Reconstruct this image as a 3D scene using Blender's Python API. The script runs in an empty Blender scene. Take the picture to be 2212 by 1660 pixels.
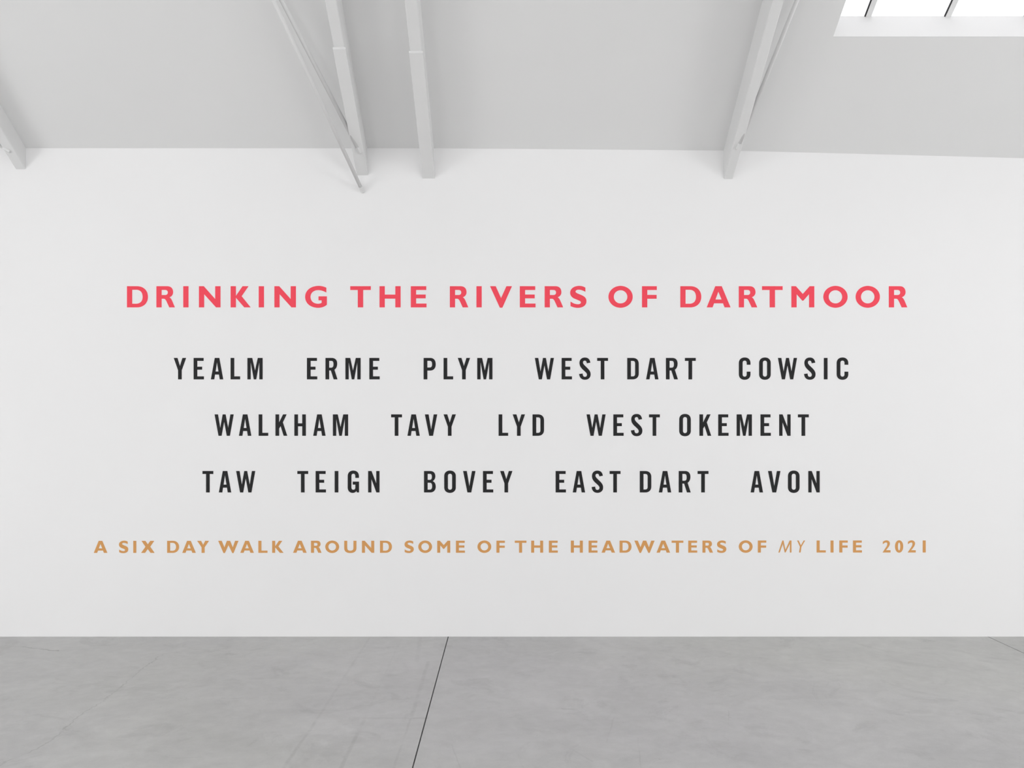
import bpy, bmesh, math
from mathutils import Vector, Matrix

# ------------------------------------------------------------------ scene, camera, sky, exposure
SC = bpy.context.scene
COL = SC.collection
F = 1900.0            # focal length in pixels of the 2212 px wide frame
PX, PY = 1098.0, 899.0   # where the optical axis meets the picture
H = 1.6               # camera height
D = F * H / (1376.0 - PY)   # distance to the lettered wall (6.37 m)
K = (2080.0 - PY) / F       # roof pitch (rise per metre towards the camera)

cd = bpy.data.cameras.new('camera')
cam = bpy.data.objects.new('camera', cd); COL.objects.link(cam)
cam.location = (0, 0, H); cam.rotation_euler = (math.pi / 2, 0, 0)
cd.sensor_fit = 'HORIZONTAL'; cd.sensor_width = 36.0
cd.lens = F * 36.0 / 2212.0
cd.shift_x = (1106.0 - PX) / 2212.0
cd.shift_y = (PY - 830.0) / 2212.0
cd.clip_start = 0.05
SC.camera = cam

SC.view_settings.view_transform = 'Standard'
SC.view_settings.look = 'None'
SC.view_settings.gamma = 1.0
SC.view_settings.use_curve_mapping = False
SC.view_settings.exposure = 0.40
SKY = 5.0
w = bpy.data.worlds.new('overcast_sky'); SC.world = w
w.use_nodes = True
bg = w.node_tree.nodes['Background']
bg.inputs[0].default_value = (1.0, 0.994, 1.003, 1)
bg.inputs[1].default_value = SKY
SC.cycles.diffuse_bounces = 6
SC.cycles.max_bounces = 12

# ------------------------------------------------------------------ helpers
def wall_pt(px, py):                    # picture point lying on the lettered wall -> X, Z
    return (px - PX) * D / F, H + (PY - py) * D / F

def floor_pt(px, py):                   # picture point lying on the floor -> X, Y
    y = F * H / (py - PY)
    return (px - PX) / F * y, y

def ceil_z(y, drop=0.0):                # under side of the front roof slope
    return Z_EAVE + K * (D - y) - drop

Z_EAVE = wall_pt(0, 320)[1]

def link(name, mesh, parent=None, loc=(0, 0, 0)):
    o = bpy.data.objects.new(name, mesh); COL.objects.link(o)
    o.location = loc
    if parent is not None: o.parent = parent
    return o

def mesh_from(verts, faces, mat, name, smooth=False):
    me = bpy.data.meshes.new(name)
    me.from_pydata([tuple(v) for v in verts], [], faces)
    me.update()
    bm = bmesh.new(); bm.from_mesh(me)
    bmesh.ops.recalc_face_normals(bm, faces=bm.faces)
    bm.to_mesh(me); bm.free()
    if smooth:
        for p in me.polygons: p.use_smooth = True
    me.materials.append(mat)
    return me

def tag(o, label, cat, group=None):
    o['label'] = label; o['category'] = cat
    if group: o['group'] = group
    return o

def struct(o, label=None):
    o['kind'] = 'structure'
    return o

# ------------------------------------------------------------------ materials
def new_mat(name, col, rough=0.6, spec=0.3):
    m = bpy.data.materials.new(name); m.use_nodes = True
    b = m.node_tree.nodes['Principled BSDF']
    b.inputs['Base Color'].default_value = (*col, 1)
    b.inputs['Roughness'].default_value = rough
    b.inputs['Specular IOR Level'].default_value = spec
    return m

def plaster(name, col):
    m = new_mat(name, col, 0.75, 0.15)
    nt = m.node_tree; n = nt.nodes; l = nt.links
    tc = n.new('ShaderNodeTexCoord')
    big = n.new('ShaderNodeTexNoise'); big.inputs['Scale'].default_value = 0.7
    big.inputs['Detail'].default_value = 2
    rp = n.new('ShaderNodeMapRange')
    rp.inputs['To Min'].default_value = 0.985; rp.inputs['To Max'].default_value = 1.015
    mx = n.new('ShaderNodeVectorMath'); mx.operation = 'SCALE'
    mx.inputs[0].default_value = col
    l.new(tc.outputs['Object'], big.inputs['Vector'])
    l.new(big.outputs['Fac'], rp.inputs['Value'])
    l.new(rp.outputs['Result'], mx.inputs['Scale'])
    l.new(mx.outputs['Vector'], n['Principled BSDF'].inputs['Base Color'])
    return m

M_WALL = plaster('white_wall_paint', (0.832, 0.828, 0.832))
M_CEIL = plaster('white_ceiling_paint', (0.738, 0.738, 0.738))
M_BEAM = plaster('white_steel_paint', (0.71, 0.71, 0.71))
M_RED = new_mat('red_vinyl', (0.90, 0.078, 0.115), 0.7, 0.15)
M_BLACK = new_mat('black_vinyl', (0.011, 0.011, 0.012), 0.65, 0.3)
M_TAN = new_mat('tan_vinyl', (0.66, 0.33, 0.115), 0.7, 0.15)
M_ALU = new_mat('grey_aluminium', (0.72, 0.72, 0.72), 0.5, 0.5)
M_GASKET = new_mat('black_rubber', (0.02, 0.02, 0.022), 0.6, 0.3)

def glass_mat(name, tint):
    m = bpy.data.materials.new(name); m.use_nodes = True
    nt = m.node_tree; n = nt.nodes; l = nt.links
    n.remove(n['Principled BSDF'])
    t = n.new('ShaderNodeBsdfTransparent'); t.inputs[0].default_value = tint
    g = n.new('ShaderNodeBsdfGlossy'); g.inputs['Roughness'].default_value = 0.03
    lw = n.new('ShaderNodeLayerWeight'); lw.inputs['Blend'].default_value = 0.5
    pw = n.new('ShaderNodeMath'); pw.operation = 'POWER'; pw.inputs[1].default_value = 5.0
    fr = n.new('ShaderNodeMath'); fr.operation = 'MULTIPLY_ADD'
    fr.inputs[1].default_value = 0.6; fr.inputs[2].default_value = 0.04
    l.new(lw.outputs['Facing'], pw.inputs[0]); l.new(pw.outputs[0], fr.inputs[0])
    mx = n.new('ShaderNodeMixShader')
    l.new(fr.outputs[0], mx.inputs[0]); l.new(t.outputs[0], mx.inputs[1]); l.new(g.outputs[0], mx.inputs[2])
    l.new(mx.outputs[0], n['Material Output'].inputs[0])
    return m
M_GLASS = glass_mat('clear_glass', (0.96, 0.965, 0.96, 1))
M_DIM_GLASS = glass_mat('solar_control_glass', (0.50, 0.50, 0.503, 1))  # tint made up to dim the sky so the reveal stays darker

# polished concrete: cloudy trowelled patches, specks, hairline cracks and scratches with places of their own
def concrete():
    m = new_mat('polished_concrete', (0.4, 0.4, 0.39), 0.45, 0.6)
    nt = m.node_tree; n = nt.nodes; l = nt.links
    bsdf = n['Principled BSDF']
    tc = n.new('ShaderNodeTexCoord')
    pos = tc.outputs['Object']

    def noise(scale, detail=4, rough=0.55, dist=0.0, vec=None, offs=None):
        t = n.new('ShaderNodeTexNoise')
        t.inputs['Scale'].default_value = scale; t.inputs['Detail'].default_value = detail
        t.inputs['Roughness'].default_value = rough; t.inputs['Distortion'].default_value = dist
        src = vec or pos
        if offs:
            a = n.new('ShaderNodeVectorMath'); a.operation = 'ADD'; a.inputs[1].default_value = offs
            l.new(src, a.inputs[0]); src = a.outputs[0]
        l.new(src, t.inputs['Vector'])
        return t
    def math_(op, a, b=None, clamp=False):
        q = n.new('ShaderNodeMath'); q.operation = op; q.use_clamp = clamp
        for i, v in enumerate((a, b)):
            if v is None: continue
            if isinstance(v, (int, float)): q.inputs[i].default_value = v
            else: l.new(v, q.inputs[i])
        return q.outputs[0]
    def maprange(v, a, b, c, d_):
        q = n.new('ShaderNodeMapRange')
        for i, x in enumerate((a, b, c, d_)): q.inputs[i + 1].default_value = x
        l.new(v, q.inputs[0]); return q.outputs[0]
    def vmath(op, a, b):
        q = n.new('ShaderNodeVectorMath'); q.operation = op
        for i, v in enumerate((a, b)):
            if isinstance(v, (tuple, list)): q.inputs[i].default_value = v
            else: l.new(v, q.inputs[i])
        return q

    # cloudiness
    cl1 = maprange(noise(0.9, 5, 0.6, 0.6).outputs['Fac'], 0.3, 0.7, -0.075, 0.075)
    cl2 = maprange(noise(3.2, 6, 0.62, 1.2, offs=(3, 7, 0)).outputs['Fac'], 0.3, 0.7, -0.085, 0.085)
    cl3 = maprange(noise(14, 5, 0.6, 0.4, offs=(9, 1, 0)).outputs['Fac'], 0.3, 0.7, -0.045, 0.045)
    gr = maprange(noise(110, 2, 0.6).outputs['Fac'], 0.3, 0.7, -0.02, 0.02)
    tone = math_('ADD', math_('ADD', cl1, cl2), math_('ADD', cl3, gr))
    # darker scuffed clouds with firm edges
    scuff = maprange(noise(1.7, 7, 0.68, 2.0, offs=(21, 4, 0)).outputs['Fac'], 0.56, 0.63, 0.0, -0.085)
    tone = math_('ADD', tone, scuff)
    # small dark specks and pale nicks
    sp = noise(26, 2, 0.5, 0, offs=(5, 5, 0)).outputs['Fac']
    tone = math_('ADD', tone, maprange(sp, 0.735, 0.77, 0.0, -0.14))
    sp2 = noise(22, 2, 0.5, 0, offs=(15, 2, 0)).outputs['Fac']
    tone = math_('ADD', tone, maprange(sp2, 0.73, 0.77, 0.0, 0.05))

    # drawn marks: segments in floor coordinates
    wob = noise(9, 4, 0.65)
    wv = vmath('SUBTRACT', wob.outputs['Color'], (0.5, 0.5, 0.5))
    def wobble(amount):
        q = n.new('ShaderNodeVectorMath'); q.operation = 'SCALE'; l.new(wv.outputs[0], q.inputs[0])
        q.inputs['Scale'].default_value = amount
        s = vmath('ADD', pos, q.outputs[0])
        f = vmath('MULTIPLY', s.outputs[0], (1, 1, 0))
        return f.outputs[0]
    pos_crack, pos_line = wobble(0.10), wobble(0.015)
    patch = maprange(noise(5, 3, 0.6, offs=(2, 9, 0)).outputs['Fac'], 0.36, 0.56, 0.15, 1.0)
    def seg(p, a, b, width, depth):
        a = Vector((*floor_pt(*a), 0)); b = Vector((*floor_pt(*b), 0)); ab = b - a
        pa = vmath('SUBTRACT', p, tuple(a)).outputs[0]
        dt = vmath('DOT_PRODUCT', pa, tuple(ab)).outputs['Value']
        t = math_('MULTIPLY', dt, 1.0 / ab.length_squared, clamp=True)
        q = n.new('ShaderNodeVectorMath'); q.operation = 'SCALE'; q.inputs[0].default_value = ab
        l.new(t, q.inputs['Scale'])
        dd = vmath('SUBTRACT', pa, q.outputs[0]).outputs[0]
        ln = n.new('ShaderNodeVectorMath'); ln.operation = 'LENGTH'; l.new(dd, ln.inputs[0])
        return maprange(ln.outputs['Value'], width * 0.35, width, -depth * 1.7, 0.0)
    marks = None
    def put(v):
        nonlocal marks
        marks = v if marks is None else math_('MINIMUM', marks, v)
    crack = [(-30, 1672), (28, 1640), (92, 1612), (132, 1588), (160, 1557), (205, 1525), (262, 1484), (318, 1438), (352, 1414)]
    for i in range(len(crack) - 1): put(seg(pos_crack, crack[i], crack[i + 1], 0.006, 0.13))
    for a, b, wd, dp in [((50, 1398), (95, 1402), .010, .13), ((95, 1402), (125, 1408), .012, .20),
                         ((0, 1395), (50, 1398), .006, .06)]: put(seg(pos_crack, a, b, wd, dp))
    for a, b, wd, dp in [((612, 1660), (680, 1562), .012, .07), ((680, 1562), (800, 1376), .012, .045),
                         ((736, 1660), (786, 1556), .013, .075), ((786, 1556), (868, 1378), .010, .02),
                         ((850, 1660), (888, 1552), .009, .075), ((888, 1552), (925, 1430), .016, .06),
                         ((786, 1552.5), (921, 1552.5), .016, .085), ((900, 1430), (908, 1376), .02, .04),
                         ((1310, 1605), (1326, 1552), .006, .07), ((1216, 1532), (1238, 1533), .012, .11),
                         ((1574, 1535), (1574, 1566), .004, .06), ((1378, 1595), (1384, 1660), .005, .05),
                         ((1440, 1476), (1486, 1482), .006, .05), ((1600, 1476), (1660, 1475), .008, .05),
                         ((1216, 1608), (1280, 1646), .008, .05), ((975, 1610), (995, 1660), .005, .05)]:
        put(seg(pos_line, a, b, wd, dp))
    tone = math_('ADD', tone, math_('MULTIPLY', marks, patch))
    base = math_('ADD', tone, 1.0)
    # faint warm / violet drift of the concrete
    hue = noise(0.35, 3, 0.5, 0.5, offs=(4, 4, 0)).outputs['Fac']
    mix = n.new('ShaderNodeMix'); mix.data_type = 'RGBA'
    mix.inputs[6].default_value = (FLOOR * 1.0, FLOOR * 1.0, FLOOR * 0.972, 1)
    mix.inputs[7].default_value = (FLOOR * 1.0, FLOOR * 0.99, FLOOR * 0.998, 1)
    l.new(maprange(hue, 0.35, 0.65, 0, 1), mix.inputs[0])
    sc = n.new('ShaderNodeVectorMath'); sc.operation = 'SCALE'
    l.new(mix.outputs[2], sc.inputs[0]); l.new(base, sc.inputs['Scale'])
    l.new(sc.outputs[0], bsdf.inputs['Base Color'])
    l.new(maprange(cl2, -0.085, 0.085, 0.42, 0.55), bsdf.inputs['Roughness'])
    return m
FLOOR = 0.478
M_FLOOR = concrete()

# ------------------------------------------------------------------ the room
XL, XR = -8.0, 9.0          # inner faces of the side walls
RIDGE_Y = 1.5
YF = RIDGE_Y - (D - RIDGE_Y)     # inner face of the wall behind the camera
Z_RIDGE = ceil_z(RIDGE_Y)
TH = 0.2136                 # roof thickness
WT = 0.25                   # wall thickness

def box(x0, x1, y0, y1, z0, z1):
    v = [(x, y, z) for x in (x0, x1) for y in (y0, y1) for z in (z0, z1)]
    f = [(0, 1, 3, 2), (4, 6, 7, 5), (0, 4, 5, 1), (2, 3, 7, 6), (0, 2, 6, 4), (1, 5, 7, 3)]
    return v, f

# floor: one slab with two real saw-cut joints running towards the lettered wall
J1 = floor_pt(968, 1377)[0]; J2 = wall_pt(2134, 1376)[0]
prof = [(XL - WT, 0)]
for x, wdt, dep in ((J1, 0.0065, 0.03), (J2, 0.007, 0.014)):
    prof += [(x - wdt / 2, 0), (x - wdt / 2, -dep), (x + wdt / 2, -dep), (x + wdt / 2, 0)]
prof += [(XR + WT, 0), (XR + WT, -0.2), (XL - WT, -0.2)]
np_ = len(prof)
verts = [(x, YF - WT, z) for x, z in prof] + [(x, D + WT, z) for x, z in prof]
faces = [(i, (i + 1) % np_, np_ + (i + 1) % np_, np_ + i) for i in range(np_)]
faces += [tuple(range(np_)), tuple(range(np_, 2 * np_))]
struct(link('floor', mesh_from(verts, faces, M_FLOOR, 'floor')))

# walls
v, f = box(XL - WT, XR + WT, D, D + WT, 0, Z_EAVE + 0.06)
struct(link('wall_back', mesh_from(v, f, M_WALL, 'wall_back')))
# roof slopes with skylight openings; s runs up the slope from the eave
CS, SN = 1 / math.hypot(1, K), K / math.hypot(1, K)
def sag(x, s):              # the eave line of the lettered wall dips slightly towards the right
    pts = [(-12, 0.0), (-0.5, 0.002), (wall_pt(1565, 0)[0], 0.018), (wall_pt(1900, 0)[0], 0.046),
           (wall_pt(2212, 0)[0], 0.074), (12, 0.16)]
    for (xa, za), (xb, zb) in zip(pts, pts[1:]):
        if xa <= x <= xb:
            return (za + (zb - za) * (x - xa) / (xb - xa)) * max(0.0, 1 - max(s, 0) / 0.9)
    return 0.0
def front_pt(x, s, t):      # t = height above the under side, square to the slope
    return (x, D - s * CS + t * SN, Z_EAVE + s * SN + t * CS - sag(x, s))
def rear_pt(x, s, t):
    return (x, YF + s * CS - t * SN, Z_EAVE + s * SN + t * CS)
S_RIDGE = (D - RIDGE_Y) / CS
def sY(y): return (D - y) / CS
X_SKY = (1800 - PX) / F * 5.605
front_holes = [(X_SKY, 5.0, sY(5.605), sY(4.1))]
added_front_holes = [(-4.6, -2.4, 0.4, 3.2), (2.6, 4.8, 0.4, 3.2)]  # unseen windows, added behind the camera to light the lettered wall
added_right_holes = [(-2.2, 3.6, 0.4, 3.2)]  # unseen opening, added to bring light from the right
added_left_holes = [(-2.2, 3.1, 0.3, 3.2)]  # unseen opening, added to balance the light from the left
def wall_front_pt(x, s, t): return (x, YF - t, s)
def wall_right_pt(y, s, t): return (XR + t, y, s)
def wall_left_pt(y, s, t): return (XL - t, y, s)

def slope(fn, holes, s0, s1, th=TH, span=None):
    xs = sorted({*span, *[h[0] for h in holes], *[h[1] for h in holes]}) if span else sorted({XL - WT, XR + WT, -0.5, *[wall_pt(p, 0)[0] for p in (1565, 1900, 2212)], *[h[0] for h in holes], *[h[1] for h in holes]})
    ss = sorted({s0, 0.0, 0.45, 0.9, s1, *[h[2] for h in holes], *[h[3] for h in holes]})
    nx, ns = len(xs), len(ss)
    def solid(i, j):
        if i < 0 or j < 0 or i >= nx - 1 or j >= ns - 1: return False
        cx, cs = (xs[i] + xs[i + 1]) / 2, (ss[j] + ss[j + 1]) / 2
        return not any(h[0] < cx < h[1] and h[2] < cs < h[3] for h in holes)
    V = []; idx = {}; Fc = []
    def vid(i, j, t):
        k = (i, j, t)
        if k not in idx:
            idx[k] = len(V); V.append(fn(xs[i], ss[j], th if t else 0.0))
        return idx[k]
    for i in range(nx - 1):
        for j in range(ns - 1):
            if not solid(i, j): continue
            Fc.append((vid(i, j, 0), vid(i + 1, j, 0), vid(i + 1, j + 1, 0), vid(i, j + 1, 0)))
            Fc.append((vid(i, j, 1), vid(i + 1, j, 1), vid(i + 1, j + 1, 1), vid(i, j + 1, 1)))
            for (di, dj, a, b) in ((-1, 0, (i, j), (i, j + 1)), (1, 0, (i + 1, j), (i + 1, j + 1)),
                                   (0, -1, (i, j), (i + 1, j)), (0, 1, (i, j + 1), (i + 1, j + 1))):
                if not solid(i + di, j + dj):
                    Fc.append((vid(*a, 0), vid(*b, 0), vid(*b, 1), vid(*a, 1)))
    return V, Fc
s_out = -(WT + 0.05) / CS
V1, F1 = slope(front_pt, front_holes, s_out, S_RIDGE + 0.06)
V2, F2 = slope(rear_pt, [], s_out, S_RIDGE + 0.06)
V = V1 + V2; Fc = F1 + [tuple(i + len(V1) for i in f) for f in F2]
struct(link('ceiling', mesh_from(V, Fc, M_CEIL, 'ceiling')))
V, Fc = slope(wall_front_pt, added_front_holes, 0.0, Z_EAVE + 0.06, WT)
struct(link('wall_front', mesh_from(V, Fc, M_WALL, 'wall_front')))
for nm, fn, holes in (('wall_left', wall_left_pt, added_left_holes), ('wall_right', wall_right_pt, added_right_holes)):
    V, Fc = slope(fn, holes, 0.0, Z_EAVE + 0.06, WT, (YF - WT, D + WT))
    n0 = len(V)          # gable above the eaves
    V += [fn(y, z, t) for t in (0, WT) for y, z in ((D + WT, Z_EAVE + .06), (RIDGE_Y, Z_RIDGE + .1), (YF - WT, Z_EAVE + .06))]
    Fc += [tuple(n0 + i for i in q) for q in ((0, 1, 2), (3, 4, 5), (0, 1, 4, 3), (1, 2, 5, 4))]
    struct(link(nm, mesh_from(V, Fc, M_WALL, nm)))

# skylights and added windows: pane on top of the reveal, grey bars under it, black gasket along one side of each bar
def strip(fn, x0, x1, s0, s1, t0, t1):
    v = [fn(x, s, t) for x in (x0, x1) for s in (s0, s1) for t in (t0, t1)]
    f = [(0, 1, 3, 2), (4, 6, 7, 5), (0, 4, 5, 1), (2, 3, 7, 6), (0, 2, 6, 4), (1, 5, 7, 3)]
    return v, f
def skylight(n, fn, h, first, spacing, TH=TH):
    x0, x1, s0, s1 = h
    root = bpy.data.objects.new('window_%d' % n, None); COL.objects.link(root)
    root.location = fn((x0 + x1) / 2, s0, TH); struct(root)
    o = Vector(root.location)
    def part(name, pieces, mat, parent, off=o):
        V = []; Fc = []
        for v, f in pieces:
            Fc += [tuple(i + len(V) for i in q) for q in f]
            V += [Vector(p) - off for p in v]
        return link(name, mesh_from(V, Fc, mat, name), parent)
    e = 0.05
    part('pane', [strip(fn, x0 - e + .01, x1 + e - .01, s0 - e + .01, s1 + e - .01, TH + 0.003, TH + 0.013)], M_DIM_GLASS if fn is front_pt else M_GLASS, root)
    part('window_frame', [strip(fn, x0 - 2 * e, x0 - e, s0 - 2 * e, s1 + 2 * e, TH, TH + 0.04),
                   strip(fn, x1 + e, x1 + 2 * e, s0 - 2 * e, s1 + 2 * e, TH, TH + 0.04),
                   strip(fn, x0 - e, x1 + e, s0 - 2 * e, s0 - e, TH, TH + 0.04),
                   strip(fn, x0 - e, x1 + e, s1 + e, s1 + 2 * e, TH, TH + 0.04)], M_ALU, root)
    x = first
    while x < x1 - 0.1:
        b = part('glazing_bar', [strip(fn, x + 0.007, x + 0.042, s0, s1, TH - 0.010, TH + 0.002)], M_ALU, root)
        part('gasket', [strip(fn, x, x + 0.006, s0, s1, TH - 0.008, TH + 0.002)], M_GASKET, b)
        x += spacing
    # daylight portal in the opening, so the sky is sampled well
    a = bpy.data.lights.new('skylight_portal', 'AREA'); a.shape = 'RECTANGLE'
    a.size = x1 - x0; a.size_y = s1 - s0; a.cycles.is_portal = True
    po = bpy.data.objects.new('skylight_portal', a); COL.objects.link(po)
    p = Vector(fn((x0 + x1) / 2, (s0 + s1) / 2, TH + 0.06)); po.location = p
    down = Vector(fn(0, 1, 0)) - Vector(fn(0, 1, 1))      # into the room
    up = Vector(fn(0, 2, 0)) - Vector(fn(0, 1, 0))
    zc = -down.normalized(); yc = up.normalized(); xc = yc.cross(zc)
    rot = Matrix((xc, yc, zc)).transposed()
    po.rotation_euler = rot.to_euler()
    return root
xb = (1867 - PX) / F * 5.718
skylight(1, front_pt, front_holes[0], xb, 0.518)
added_windows = [(wall_front_pt, h) for h in added_front_holes] + [(wall_right_pt, h) for h in added_right_holes] + [(wall_left_pt, h) for h in added_left_holes]
for i, (fn, h) in enumerate(added_windows): skylight(2 + i, fn, h, h[0] + 0.85, 0.85, WT)  # out-of-view windows added only for their daylight

# ------------------------------------------------------------------ roof beams
def bevelled(me, width, seg=2):
    bm = bmesh.new(); bm.from_mesh(me)
    es = [e for e in bm.edges if all(abs((v.co.z - v.co.y * 0)) < 9 for v in e.verts)]
    bmesh.ops.bevel(bm, geom=es, offset=width, segments=seg, affect='EDGES', profile=0.6)
    bm.to_mesh(me); bm.free(); return me
def beam_mesh(name, x0, x1, sA, sB, t0, t1, bev):
    c = (x0 + x1) / 2
    o = Vector((c, D, front_pt(c, 0, t0)[2]))
    v = []
    for x in (x0, x1):
        for s in (sA, sB):
            for t in (t0, t1):
                # ends cut plumb so that they sit square on the wall
                y = D - s * CS; z = Z_EAVE + s * SN + t / CS
                v.append(Vector((x, y, z)) - Vector((c, D, Z_EAVE + t0 / CS)))
    f = [(0, 1, 3, 2), (4, 6, 7, 5), (0, 4, 5, 1), (2, 3, 7, 6), (0, 2, 6, 4), (1, 5, 7, 3)]
    me = mesh_from(v, f, M_BEAM, name)
    bm = bmesh.new(); bm.from_mesh(me)
    low = min(range(8), key=lambda i: v[i].z)
    es = [e for e in bm.edges if abs((e.verts[0].co - e.verts[1].co).x) < 1e-6 and
          abs((e.verts[0].co - e.verts[1].co).y) > 0.3 and e.verts[0].co.z - (-(e.verts[0].co.y) * K) < 0.01]
    bmesh.ops.bevel(bm, geom=es, offset=bev, segments=3, affect='EDGES', profile=0.5)
    bm.to_mesh(me); bm.free()
    return me, Vector((c, D, Z_EAVE + t0 / CS))
def beam(xl, xr, yb, plate, label):
    X0, Zb = wall_pt(xl, yb); X1 = wall_pt(xr, yb)[0]
    drop = (Zb - Z_EAVE) * CS        # bottom, square to the slope (negative)
    if plate:
        bx0, bx1, bt = X0 + 0.006, X1 - 0.006, drop + 0.012
    else:
        bx0, bx1, bt = X0, X1, drop
    me, o = beam_mesh('roof_beam', bx0, bx1, 0.0, S_RIDGE, bt, 0.01, 0.007)
    b = link('roof_beam', me, None, o)
    tag(b, label, 'beam', 'white roof beams')
    if plate:
        pm, po = beam_mesh('cover_plate', X0, X1, 0.0, sY(5.494), drop, drop + 0.012, 0.002)
        link('cover_plate', pm, b, po - o)
    return b
B1 = beam(34, 56, 366, False, 'white roof beam at the far left edge, ending above the bare wall')
B2 = beam(771, 795, 379, True, 'white roof beam with a cover plate, beside the two crossing tie rods')
B3 = beam(913, 939, 386, True, 'white roof beam with a cover plate, right-hand one of the close pair above THE')
B4 = beam(1563, 1583, 387, False, 'white roof beam nearest the skylight, on its left side')

# ------------------------------------------------------------------ tie rods
def tube(p0, p1, r, n=16):
    p0, p1 = Vector(p0), Vector(p1); d = (p1 - p0).normalized()
    q = d.to_track_quat('Z', 'Y'); V = []; Fc = []
    for p in (p0, p1):
        for i in range(n):
            a = 2 * math.pi * i / n
            V.append(p + q @ Vector((math.cos(a) * r, math.sin(a) * r, 0)))
    for i in range(n): Fc.append((i, (i + 1) % n, n + (i + 1) % n, n + i))
    Fc += [tuple(range(n)), tuple(range(n, 2 * n))]
    return V, Fc
def rod(a, b, r, label, group, nut=1.2):
    a, b = Vector(a), Vector(b); d = (b - a).normalized()
    v, f = tube(Vector((0, 0, 0)), b - a, r)
    me = mesh_from(v, f, M_BEAM, 'tie_rod')
    for p in me.polygons: p.use_smooth = len(p.vertices) == 4
    o = link('tie_rod', me, None, a); tag(o, label, 'rod', group)
    v, f = tube(d * 0.002, d * 0.05, r * nut, 6)
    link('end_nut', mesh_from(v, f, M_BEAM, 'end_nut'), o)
    return o
def ray(px, py, y): return ((px - PX) / F * y, y, H + (PY - py) / F * y)
def on_beam(px, py, yb):            # point of a picture ray on a beam's under side
    zb = wall_pt(0, yb)[1]; m = (PY - py) / F
    y = (zb - H + K * D) / (m + K)
    return ray(px, py, y)
def on_ceiling(px, py):
    m = (PY - py) / F
    return ray(px, py, (Z_EAVE - H + K * D) / (m + K))
RG = 'white tie rods under the roof'
rod(ray(784, 415, D), on_ceiling(428, -351), 0.0135, 'white tie rod whose lower end is fixed to the bare wall', RG)
rod(on_beam(778, 330, 379), on_ceiling(432, -340), 0.0135, 'white tie rod whose lower end meets the underside of a plated roof beam', RG)
rod(on_beam(1593, 322, 387), on_ceiling(1862, -351), 0.0135, 'white tie rod running up beside the beam nearest the skylight', RG)
rod(on_beam(22, 327, 366), on_ceiling(-200, 205), 0.0125, 'short visible stub of white tie rod at the far left picture edge', RG)

# ------------------------------------------------------------------ lettering
# glyph outlines in thousandths of the cap height: 'L' corner points (x, y) and ('C', c1, c2, end) curves
def G(*contours): return contours
def ell(cx, cy, rx, ry, k=0.5523):
    return [(cx + rx, cy), ('C', (cx + rx, cy + ry * k), (cx + rx * k, cy + ry), (cx, cy + ry)),
            ('C', (cx - rx * k, cy + ry), (cx - rx, cy + ry * k), (cx - rx, cy)),
            ('C', (cx - rx, cy - ry * k), (cx - rx * k, cy - ry), (cx, cy - ry)),
            ('C', (cx + rx * k, cy - ry), (cx + rx, cy - ry * k), (cx + rx, cy))]
def C(a, b, c, d, e, f): return ('C', (a, b), (c, d), (e, f))

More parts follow.
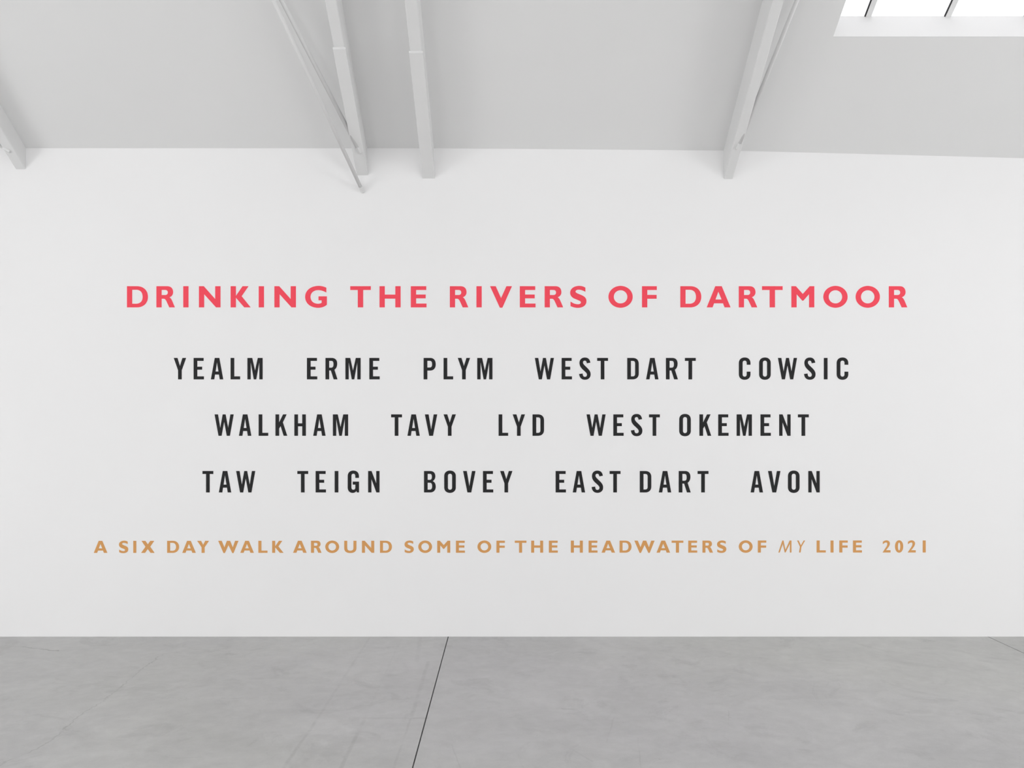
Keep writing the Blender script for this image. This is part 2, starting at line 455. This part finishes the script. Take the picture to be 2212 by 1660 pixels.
WIDE = {
 'D': G([(0, 0), (0, 1000), (470, 1000), C(790, 1000, 987, 790, 987, 500), C(987, 210, 790, 0, 470, 0)],
        [(245, 172), (245, 832), (430, 832), C(635, 832, 740, 700, 740, 500), C(740, 300, 635, 172, 430, 172)]),
 'R': G([(0, 0), (0, 1000), (500, 1000), C(690, 1000, 786, 885, 786, 715), C(786, 610, 730, 520, 612, 478),
         C(665, 445, 700, 395, 740, 310), (871, 0), (607, 0), (478, 280), C(435, 370, 400, 408, 330, 408), (245, 408), (245, 0)],
        [(245, 582), (245, 822), (400, 822), C(490, 822, 537, 785, 537, 705), C(537, 620, 485, 582, 395, 582)]),
 'I': G([(0, 0), (0, 1000), (247, 1000), (247, 0)]),
 'N': G([(0, 0), (0, 1000), (225, 1000), (768, 392), (768, 1000), (1015, 1000), (1015, 0), (806, 0), (245, 622), (245, 0)]),
 'K': G([(0, 0), (0, 1000), (247, 1000), (247, 540), (562, 1000), (841, 1000), (517, 527), (942, 0), (642, 0), (247, 458), (247, 0)]),
 'G': G([(1000, 930), C(880, 985, 770, 1014, 640, 1014), C(270, 1014, 0, 800, 0, 495), C(0, 190, 260, -20, 610, -20),
         C(770, -20, 920, 30, 1025, 124), (1025, 522), (632, 522), (632, 333), (781, 333), (781, 218),
         C(735, 185, 680, 172, 610, 172), C(400, 172, 254, 300, 254, 495), C(254, 690, 410, 815, 620, 815), C(750, 815, 880, 765, 1000, 700)]),
 'T': G([(0, 1000), (970, 1000), (970, 820), (608, 820), (608, 0), (358, 0), (358, 820), (0, 820)]),
 'H': G([(0, 0), (0, 1000), (248, 1000), (248, 603), (746, 603), (746, 1000), (994, 1000), (994, 0), (746, 0), (746, 412), (248, 412), (248, 0)]),
 'E': G([(0, 0), (0, 1000), (726, 1000), (726, 820), (248, 820), (248, 606), (700, 606), (700, 426), (248, 426), (248, 180), (740, 180), (740, 0)]),
 'F': G([(0, 0), (0, 1000), (697, 1000), (697, 820), (248, 820), (248, 588), (688, 588), (688, 407), (248, 407), (248, 0)]),
 'V': G([(0, 1000), (268, 1000), (518, 436), (772, 1000), (1033, 1000), (582, -15), (464, -15)]),
 'S': G([(724, 928), C(640, 985, 545, 1014, 430, 1014), C(180, 1014, 5, 880, 5, 690), C(5, 540, 100, 455, 250, 395),
         C(330, 362, 400, 335, 450, 310), C(495, 287, 512, 265, 512, 235), C(512, 180, 455, 148, 370, 148), C(250, 148, 130, 195, 22, 278),
         (22, 62), C(130, 5, 240, -22, 370, -22), C(600, -22, 773, 95, 773, 290), C(773, 420, 705, 505, 560, 570),
         C(490, 600, 410, 630, 345, 660), C(285, 688, 258, 712, 258, 745), C(258, 800, 320, 835, 405, 835), C(500, 835, 610, 800, 724, 735)]),
 'O': G(ell(572, 498, 572, 516), ell(572, 498, 320, 312)),
 'A': G([(0, 0), (405, 1000), (706, 1000), (1124, 0), (842, 0), (770, 192), (344, 192), (276, 0)],
        [(412, 372), (548, 745), (704, 372)]),
 'M': G([(0, 0), (0, 1000), (212, 1000), (538, 632), (866, 1000), (1080, 1000), (1080, 0), (834, 0), (834, 625), (560, 315), (518, 315), (246, 625), (246, 0)]),
 'X': G([(0, 0), (366, 510), (38, 1000), (362, 1000), (560, 705), (765, 1000), (1092, 1000), (757, 510), (1120, 0), (790, 0), (555, 325), (335, 0)]),
 'Y': G([(0, 1000), (318, 1000), (492, 668), (670, 1000), (979, 1000), (618, 462), (618, 0), (366, 0), (366, 462)]),
 'W': G([(0, 1000), (282, 1000), (510, 450), (722, 1000), (985, 1000), (1207, 450), (1402, 1000), (1682, 1000), (1275, -18), (1165, -18), (850, 640), (548, -18), (438, -18)]),
 'L': G([(0, 0), (0, 1000), (250, 1000), (250, 182), (758, 182), (758, 0)]),
 'U': G([(0, 1000), (0, 390), C(0, 130, 180, -20, 505, -20), C(830, -20, 1012, 130, 1012, 390), (1012, 1000), (765, 1000),
         (765, 400), C(765, 250, 680, 174, 505, 174), C(330, 174, 247, 250, 247, 400), (247, 1000)]),
 '2': G([(23, 880), C(110, 960, 210, 1010, 330, 1010), C(500, 1010, 605, 900, 605, 750), C(605, 640, 560, 540, 460, 410), (288, 188),
         (662, 188), (662, 0), (0, 0), (290, 430), C(370, 550, 398, 640, 398, 710), C(398, 790, 362, 832, 300, 832), C(220, 832, 130, 785, 23, 690)]),
 '0': G(ell(338, 500, 338, 515, 0.58), ell(338, 500, 98, 325, 0.6)),
 '1': G([(0, 0), (0, 1000), (245, 1000), (245, 0)]),
}
SLANT = {   # light italic
 'M': G([(0, 0), (330, 1000), (428, 1000), (588, 225), (945, 1000), (1086, 1000), (1086, 0), (962, 0), (962, 745), (600, 10), (530, 10), (368, 735), (112, 0)]),
 'Y': G([(0, 1000), (128, 1000), (318, 600), (548, 1000), (664, 1000), (362, 485), (288, 0), (165, 0), (238, 485)]),
}
NARROW = {
 'Y': G([(0, 1000), (175, 1000), (289, 625), (405, 1000), (577, 1000), (373, 425), (373, 0), (203, 0), (203, 425)]),
 'E': G([(0, 0), (0, 1000), (466, 1000), (466, 860), (172, 860), (172, 591), (398, 591), (398, 451), (172, 451), (172, 141), (481, 141), (481, 0)]),
 'A': G([(0, 0), (183, 1000), (396, 1000), (577, 0), (414, 0), (378, 223), (194, 223), (160, 0)],
        [(221, 366), (286, 800), (355, 366)]),
 'L': G([(0, 0), (0, 1000), (172, 1000), (172, 141), (446, 141), (446, 0)]),
 'M': G([(0, 0), (0, 1000), (226, 1000), (354, 413), (483, 1000), (709, 1000), (709, 0), (554, 0), (554, 790), (412, 0), (297, 0), (155, 790), (155, 0)]),
 'R': G([(0, 0), (0, 1000), (290, 1000), C(450, 1000, 544, 905, 544, 735), C(544, 600, 500, 500, 415, 452), (560, 0), (383, 0), (250, 413), (172, 413), (172, 0)],
        [(172, 546), (172, 862), (262, 862), C(340, 862, 371, 820, 371, 705), C(371, 590, 340, 546, 258, 546)]),
 'P': G([(0, 0), (0, 1000), (300, 1000), C(470, 1000, 564, 890, 564, 705), C(564, 520, 470, 410, 300, 410), (172, 410), (172, 0)],
        [(172, 552), (172, 864), (270, 864), C(360, 864, 394, 820, 394, 708), C(394, 600, 360, 552, 270, 552)]),
 'W': G([(0, 1000), (160, 1000), (266, 368), (378, 1000), (514, 1000), (632, 368), (735, 1000), (890, 1000), (713, 0), (568, 0), (446, 655), (328, 0), (184, 0)]),
 'S': G([(521, 776), C(500, 930, 420, 1018, 270, 1018), C(110, 1018, 15, 920, 15, 765), C(15, 650, 60, 570, 150, 475), (265, 370),
         C(335, 305, 363, 265, 363, 215), C(363, 155, 325, 120, 265, 120), C(205, 120, 172, 160, 162, 274), (0, 252),
         C(10, 85, 110, -18, 268, -18), C(430, -18, 534, 80, 534, 235), C(534, 350, 480, 430, 385, 525), (275, 632),
         C(205, 700, 179, 740, 179, 790), C(179, 840, 215, 872, 265, 872), C(315, 872, 345, 835, 355, 748)]),
 'T': G([(0, 1000), (508, 1000), (508, 860), (339, 860), (339, 0), (169, 0), (169, 860), (0, 860)]),
 'D': G([(0, 0), (0, 1000), (250, 1000), C(430, 1000, 536, 900, 536, 720), (536, 280), C(536, 100, 430, 0, 250, 0)],
        [(172, 140), (172, 860), (252, 860), C(335, 860, 366, 818, 366, 735), (366, 265), C(366, 182, 335, 140, 252, 140)]),
 'C': G([(540, 680), (540, 760), C(540, 920, 435, 1020, 271, 1020), C(105, 1020, 0, 920, 0, 760), (0, 240), C(0, 80, 105, -20, 271, -20),
         C(435, -20, 540, 80, 540, 240), (540, 360), (365, 360), (365, 240), C(365, 165, 330, 128, 271, 128), C(210, 128, 173, 165, 173, 240),
         (173, 760), C(173, 835, 210, 872, 271, 872), C(330, 872, 365, 835, 365, 760), (365, 680)]),
 'O': G([(540, 760), C(540, 920, 435, 1020, 270, 1020), C(105, 1020, 0, 920, 0, 760), (0, 240), C(0, 80, 105, -20, 270, -20), C(435, -20, 540, 80, 540, 240)],
        [(368, 240), C(368, 165, 330, 128, 270, 128), C(210, 128, 173, 165, 173, 240), (173, 760), C(173, 835, 210, 872, 270, 872), C(330, 872, 368, 835, 368, 760)]),
 'I': G([(0, 0), (0, 1000), (172, 1000), (172, 0)]),
 'K': G([(0, 0), (0, 1000), (172, 1000), (172, 628), (355, 1000), (521, 1000), (345, 626), (550, 0), (383, 0), (238, 450), (172, 338), (172, 0)]),
 'H': G([(0, 0), (0, 1000), (170, 1000), (170, 582), (367, 582), (367, 1000), (537, 1000), (537, 0), (367, 0), (367, 441), (170, 441), (170, 0)]),
 'V': G([(0, 1000), (174, 1000), (291, 298), (412, 1000), (578, 1000), (380, 0), (201, 0)]),
 'N': G([(0, 0), (0, 1000), (158, 1000), (378, 425), (378, 1000), (531, 1000), (531, 0), (383, 0), (153, 626), (153, 0)]),
 'G': G([(523, 678), (523, 765), C(520, 925, 415, 1020, 262, 1020), C(100, 1020, 0, 920, 0, 760), (0, 240), C(0, 75, 95, -20, 225, -20),
         C(310, -20, 370, 10, 405, 72), (430, 0), (525, 0), (525, 506), (234, 506), (234, 364), (353, 364), (353, 240),
         C(353, 165, 320, 128, 262, 128), C(205, 128, 172, 165, 172, 240), (172, 760), C(172, 835, 205, 872, 262, 872), C(320, 872, 350, 835, 353, 760), (353, 678)]),
 'B': G([(0, 0), (0, 1000), (285, 1000), C(440, 1000, 527, 910, 527, 755), C(527, 650, 480, 565, 405, 528), C(495, 490, 547, 405, 547, 275), C(547, 105, 450, 0, 290, 0)],
        [(170, 588), (170, 866), (270, 866), C(340, 866, 368, 825, 368, 730), C(368, 635, 335, 588, 265, 588)],
        [(170, 132), (170, 452), (265, 452), C(345, 452, 378, 405, 378, 295), C(378, 180, 345, 132, 265, 132)]),
}
def sample(contour, n=14):
    pts = []
    for c in contour:
        if c[0] == 'C':
            p0 = pts[-1]
            for k in range(1, n + 1):
                t = k / n; u = 1 - t
                pts.append(tuple(u ** 3 * p0[i] + 3 * u * u * t * c[1][i] + 3 * u * t * t * c[2][i] + t ** 3 * c[3][i] for i in (0, 1)))
        else:
            pts.append((float(c[0]), float(c[1])))
    if (Vector(pts[0]) - Vector(pts[-1])).length < 1e-6: pts.pop()
    return pts
THICK = 0.0012
_cache = {}
def glyph(font, fname, ch, cap, mat):
    key = (fname, ch, cap, mat.name)
    if key in _cache: return _cache[key]
    cu = bpy.data.curves.new('glyph', 'CURVE'); cu.dimensions = '2D'; cu.fill_mode = 'BOTH'
    cu.extrude = THICK / 2
    allx = []
    for cont in font[ch]:
        pts = sample(cont); allx += [p[0] for p in pts]
        sp = cu.splines.new('POLY'); sp.points.add(len(pts) - 1); sp.use_cyclic_u = True
        for q, p in zip(sp.points, pts): q.co = (p[0] / 1000 * cap, p[1] / 1000 * cap, 0, 1)
    to = bpy.data.objects.new('glyph', cu); COL.objects.link(to)
    dg = bpy.context.evaluated_depsgraph_get()
    me = bpy.data.meshes.new_from_object(to.evaluated_get(dg))
    bpy.data.objects.remove(to); bpy.data.curves.remove(cu)
    me.materials.clear(); me.materials.append(mat); me.name = 'letter'
    # stand upright: glyph x -> X, glyph y -> Z, face towards the camera (-Y), back flush with the wall
    for v in me.vertices:
        x, y, z = v.co
        v.co = (x, -z - THICK / 2 - 0.0002, y)
    me.update()
    w_ = max(allx) / 1000 * cap
    _cache[key] = (me, w_, min(allx) / 1000 * cap)
    return _cache[key]

def word(text, spans, base, cap_px, font, fname, mat, label, group):
    cap = cap_px * D / F
    xs0, zb = wall_pt(spans[0][0], base)
    root = bpy.data.objects.new('wall_lettering', None); COL.objects.link(root)
    root.location = (xs0, D, zb); root.empty_display_size = 0.05
    tag(root, label, 'word', group)
    for ch, (a, b) in zip(text, spans):
        me, x1, x0 = glyph(font, fname, ch, cap, mat)
        c = wall_pt((a + b) / 2, base)[0]
        o = link('digit' if ch.isdigit() else 'letter', me, root, (c - (x0 + x1) / 2 - xs0, 0, 0))
    return root

RED_G, BLK_G, TAN_G = 'red heading words on the wall', 'black river name words on the wall', 'tan caption words on the wall'
RED = [
 ('DRINKING', [(274.4, 319.6), (338.2, 377.7), (396, 407.3), (429.9, 476.3), (498.4, 541.4), (559, 570.3), (592.9, 639.2), (659.4, 705.9)], 'bold red word DRINKING, start of the heading line'),
 ('THE', [(756.6, 801.1), (819.9, 865.4), (887.5, 921.4)], 'bold red word THE in the heading line'),
 ('RIVERS', [(972, 1011.5), (1029.2, 1040.6), (1058.6, 1105.9), (1122.9, 1156.8), (1176.8, 1216.3), (1231.5, 1267)], 'bold red word RIVERS in the heading line'),
 ('OF', [(1314.3, 1366.7), (1386.9, 1418.7)], 'bold red word OF in the heading line'),
 ('DARTMOOR', [(1469.4, 1515), (1526.5, 1578.2), (1596, 1635.7), (1646.2, 1690.5), (1709.5, 1758.9), (1778.5, 1830.8), (1848.4, 1900.4), (1920.1, 1959.7)], 'bold red word DARTMOOR, end of the heading line'),
]
for t, s, lb in RED: word(t, s, 664.4, 45.8, WIDE, 'wide', M_RED, lb, RED_G)

BLACK = [
 (820.0, [
  ('YEALM', [(375.1, 402.4), (418.3, 440.6), (455.6, 482.2), (498.1, 518.9), (534.4, 567.5)], 'narrow black word YEALM, first in the upper row of river names'),
  ('ERME', [(663.1, 685.4), (703.1, 729.1), (746.2, 779), (797.8, 820.2)], 'narrow black word ERME in the upper row of river names'),
  ('PLYM', [(915.1, 941.3), (958.2, 978.9), (988.9, 1015.4), (1030.8, 1063.9)], 'narrow black word PLYM in the upper row of river names'),
  ('WEST', [(1155.4, 1196.5), (1213.3, 1235.5), (1251, 1275.9), (1289.8, 1313.5)], 'narrow black word WEST standing before DART in the upper row'),
  ('DART', [(1354.9, 1379.8), (1395.6, 1422.5), (1438.5, 1464.4), (1479.3, 1503)], 'narrow black word DART following WEST in the upper row'),
  ('COWSIC', [(1596, 1621.1), (1639.6, 1665), (1680.3, 1721.7), (1736.6, 1761.8), (1779.5, 1787.6), (1807.3, 1832.3)], 'narrow black word COWSIC, last in the upper row of river names')]),
 (942.0, [
  ('WALKHAM', [(463.6, 504.8), (516.3, 542.9), (558.8, 579.5), (595.2, 620.5), (635.9, 660.8), (676.6, 703.4), (719.2, 752)], 'narrow black word WALKHAM, first in the middle row of river names'),
  ('TAVY', [(844.9, 868.4), (880.1, 906.9), (917.8, 944.6), (958.1, 984.9)], 'narrow black word TAVY in the middle row of river names'),
  ('LYD', [(1077.1, 1097.7), (1107.5, 1134.1), (1150.4, 1175.1)], 'narrow black word LYD, shortest in the middle row'),
  ('WEST', [(1267, 1308.2), (1324.9, 1347.1), (1362.8, 1387.6), (1401.9, 1425.4)], 'narrow black word WEST standing before OKEMENT in the middle row'),
  ('OKEMENT', [(1467.2, 1492.2), (1510.7, 1536.4), (1551.4, 1573.8), (1591.3, 1624.1), (1642.7, 1665.1), (1683.1, 1707.8), (1723.6, 1747)], 'narrow black word OKEMENT, last in the middle row')]),
 (1064.4, [
  ('TAW', [(437.3, 461), (472.9, 499.5), (510.2, 551.4)], 'narrow black word TAW, first in the lower row of river names'),
  ('TEIGN', [(642.3, 665.8), (681.8, 704.2), (723, 731), (751.2, 775.5), (795.2, 819.9)], 'narrow black word TEIGN in the lower row of river names'),
  ('BOVEY', [(915.9, 941.3), (959.6, 984.6), (1000.3, 1027.2), (1043.2, 1065.7), (1080.2, 1107.1)], 'narrow black word BOVEY in the lower row of river names'),
  ('EAST', [(1200.2, 1222.6), (1237.2, 1264), (1278, 1302.8), (1317, 1340.4)], 'narrow black word EAST standing before DART in the lower row'),
  ('DART', [(1381.9, 1407), (1423, 1450), (1466, 1492.1), (1506.8, 1530.5)], 'narrow black word DART following EAST in the lower row'),
  ('AVON', [(1621.4, 1648.2), (1659, 1685.8), (1702, 1727.1), (1746, 1770.7)], 'narrow black word AVON, last in the lower row of river names')]),
]
for base, ws in BLACK:
    for t, s, lb in ws: word(t, s, base, 46.4, NARROW, 'narrow', M_BLACK, lb, BLK_G)

TAN = [
 ('A', [(203.1, 231.6)], 'single tan letter A starting the caption line'),
 ('SIX', [(257.2, 277.1), (288, 294.5), (304.8, 334)], 'bold tan word SIX in the caption line'),
 ('DAY', [(361, 387), (394, 422.7), (426, 451.6)], 'bold tan word DAY in the caption line'),
 ('WALK', [(471.5, 515.2), (519.4, 548.2), (558.2, 577.9), (588, 612.5)], 'bold tan word WALK in the caption line'),
 ('AROUND', [(633.4, 662.2), (672, 694.5), (702.7, 732.6), (743.6, 770), (781.9, 808.4), (820.9, 846.6)], 'bold tan word AROUND in the caption line'),
 ('SOME', [(873.8, 894), (903.5, 933.4), (944.4, 972.7), (984.9, 1004.3)], 'bold tan word SOME in the caption line'),
 ('OF', [(1031.4, 1061.2), (1072.4, 1090.6)], 'bold tan word OF between SOME and THE in the caption'),
 ('THE', [(1112, 1137.2), (1147.4, 1173.3), (1185.7, 1205)], 'bold tan word THE in the caption line'),
 ('HEADWATERS', [(1233.1, 1259.1), (1271.5, 1290.7), (1299.5, 1328.5), (1338.4, 1364.1), (1370.2, 1414.1), (1418.4, 1447.3), (1450.8, 1476.1), (1486.8, 1506), (1517.5, 1540), (1548.8, 1569)], 'bold tan word HEADWATERS, longest in the caption line'),
 ('OF', [(1595.9, 1625.7), (1636.9, 1655.3)], 'bold tan word OF between HEADWATERS and MY in the caption'),
 ('MY', [(1681.3, 1709.6), (1721.8, 1739.1)], 'thin slanted tan word MY in the caption line'),
 ('LIFE', [(1763.9, 1783.8), (1794, 1800.5), (1812.9, 1831.3), (1842.6, 1861.8)], 'bold tan word LIFE in the caption line'),
 ('2021', [(1906.3, 1923.6), (1933.3, 1950.9), (1960.7, 1978), (1993.2, 1999.6)], 'bold tan year 2021 ending the caption line'),
]
for t, s, lb in TAN:
    sl = t == 'MY'
    f_ = (lambda x: 1195.0 - (x - 200) * 0.0005)(s[0][0])
    word(t, s, f_, 26.0, SLANT if sl else WIDE, 'slant' if sl else 'wide', M_TAN, lb, TAN_G)
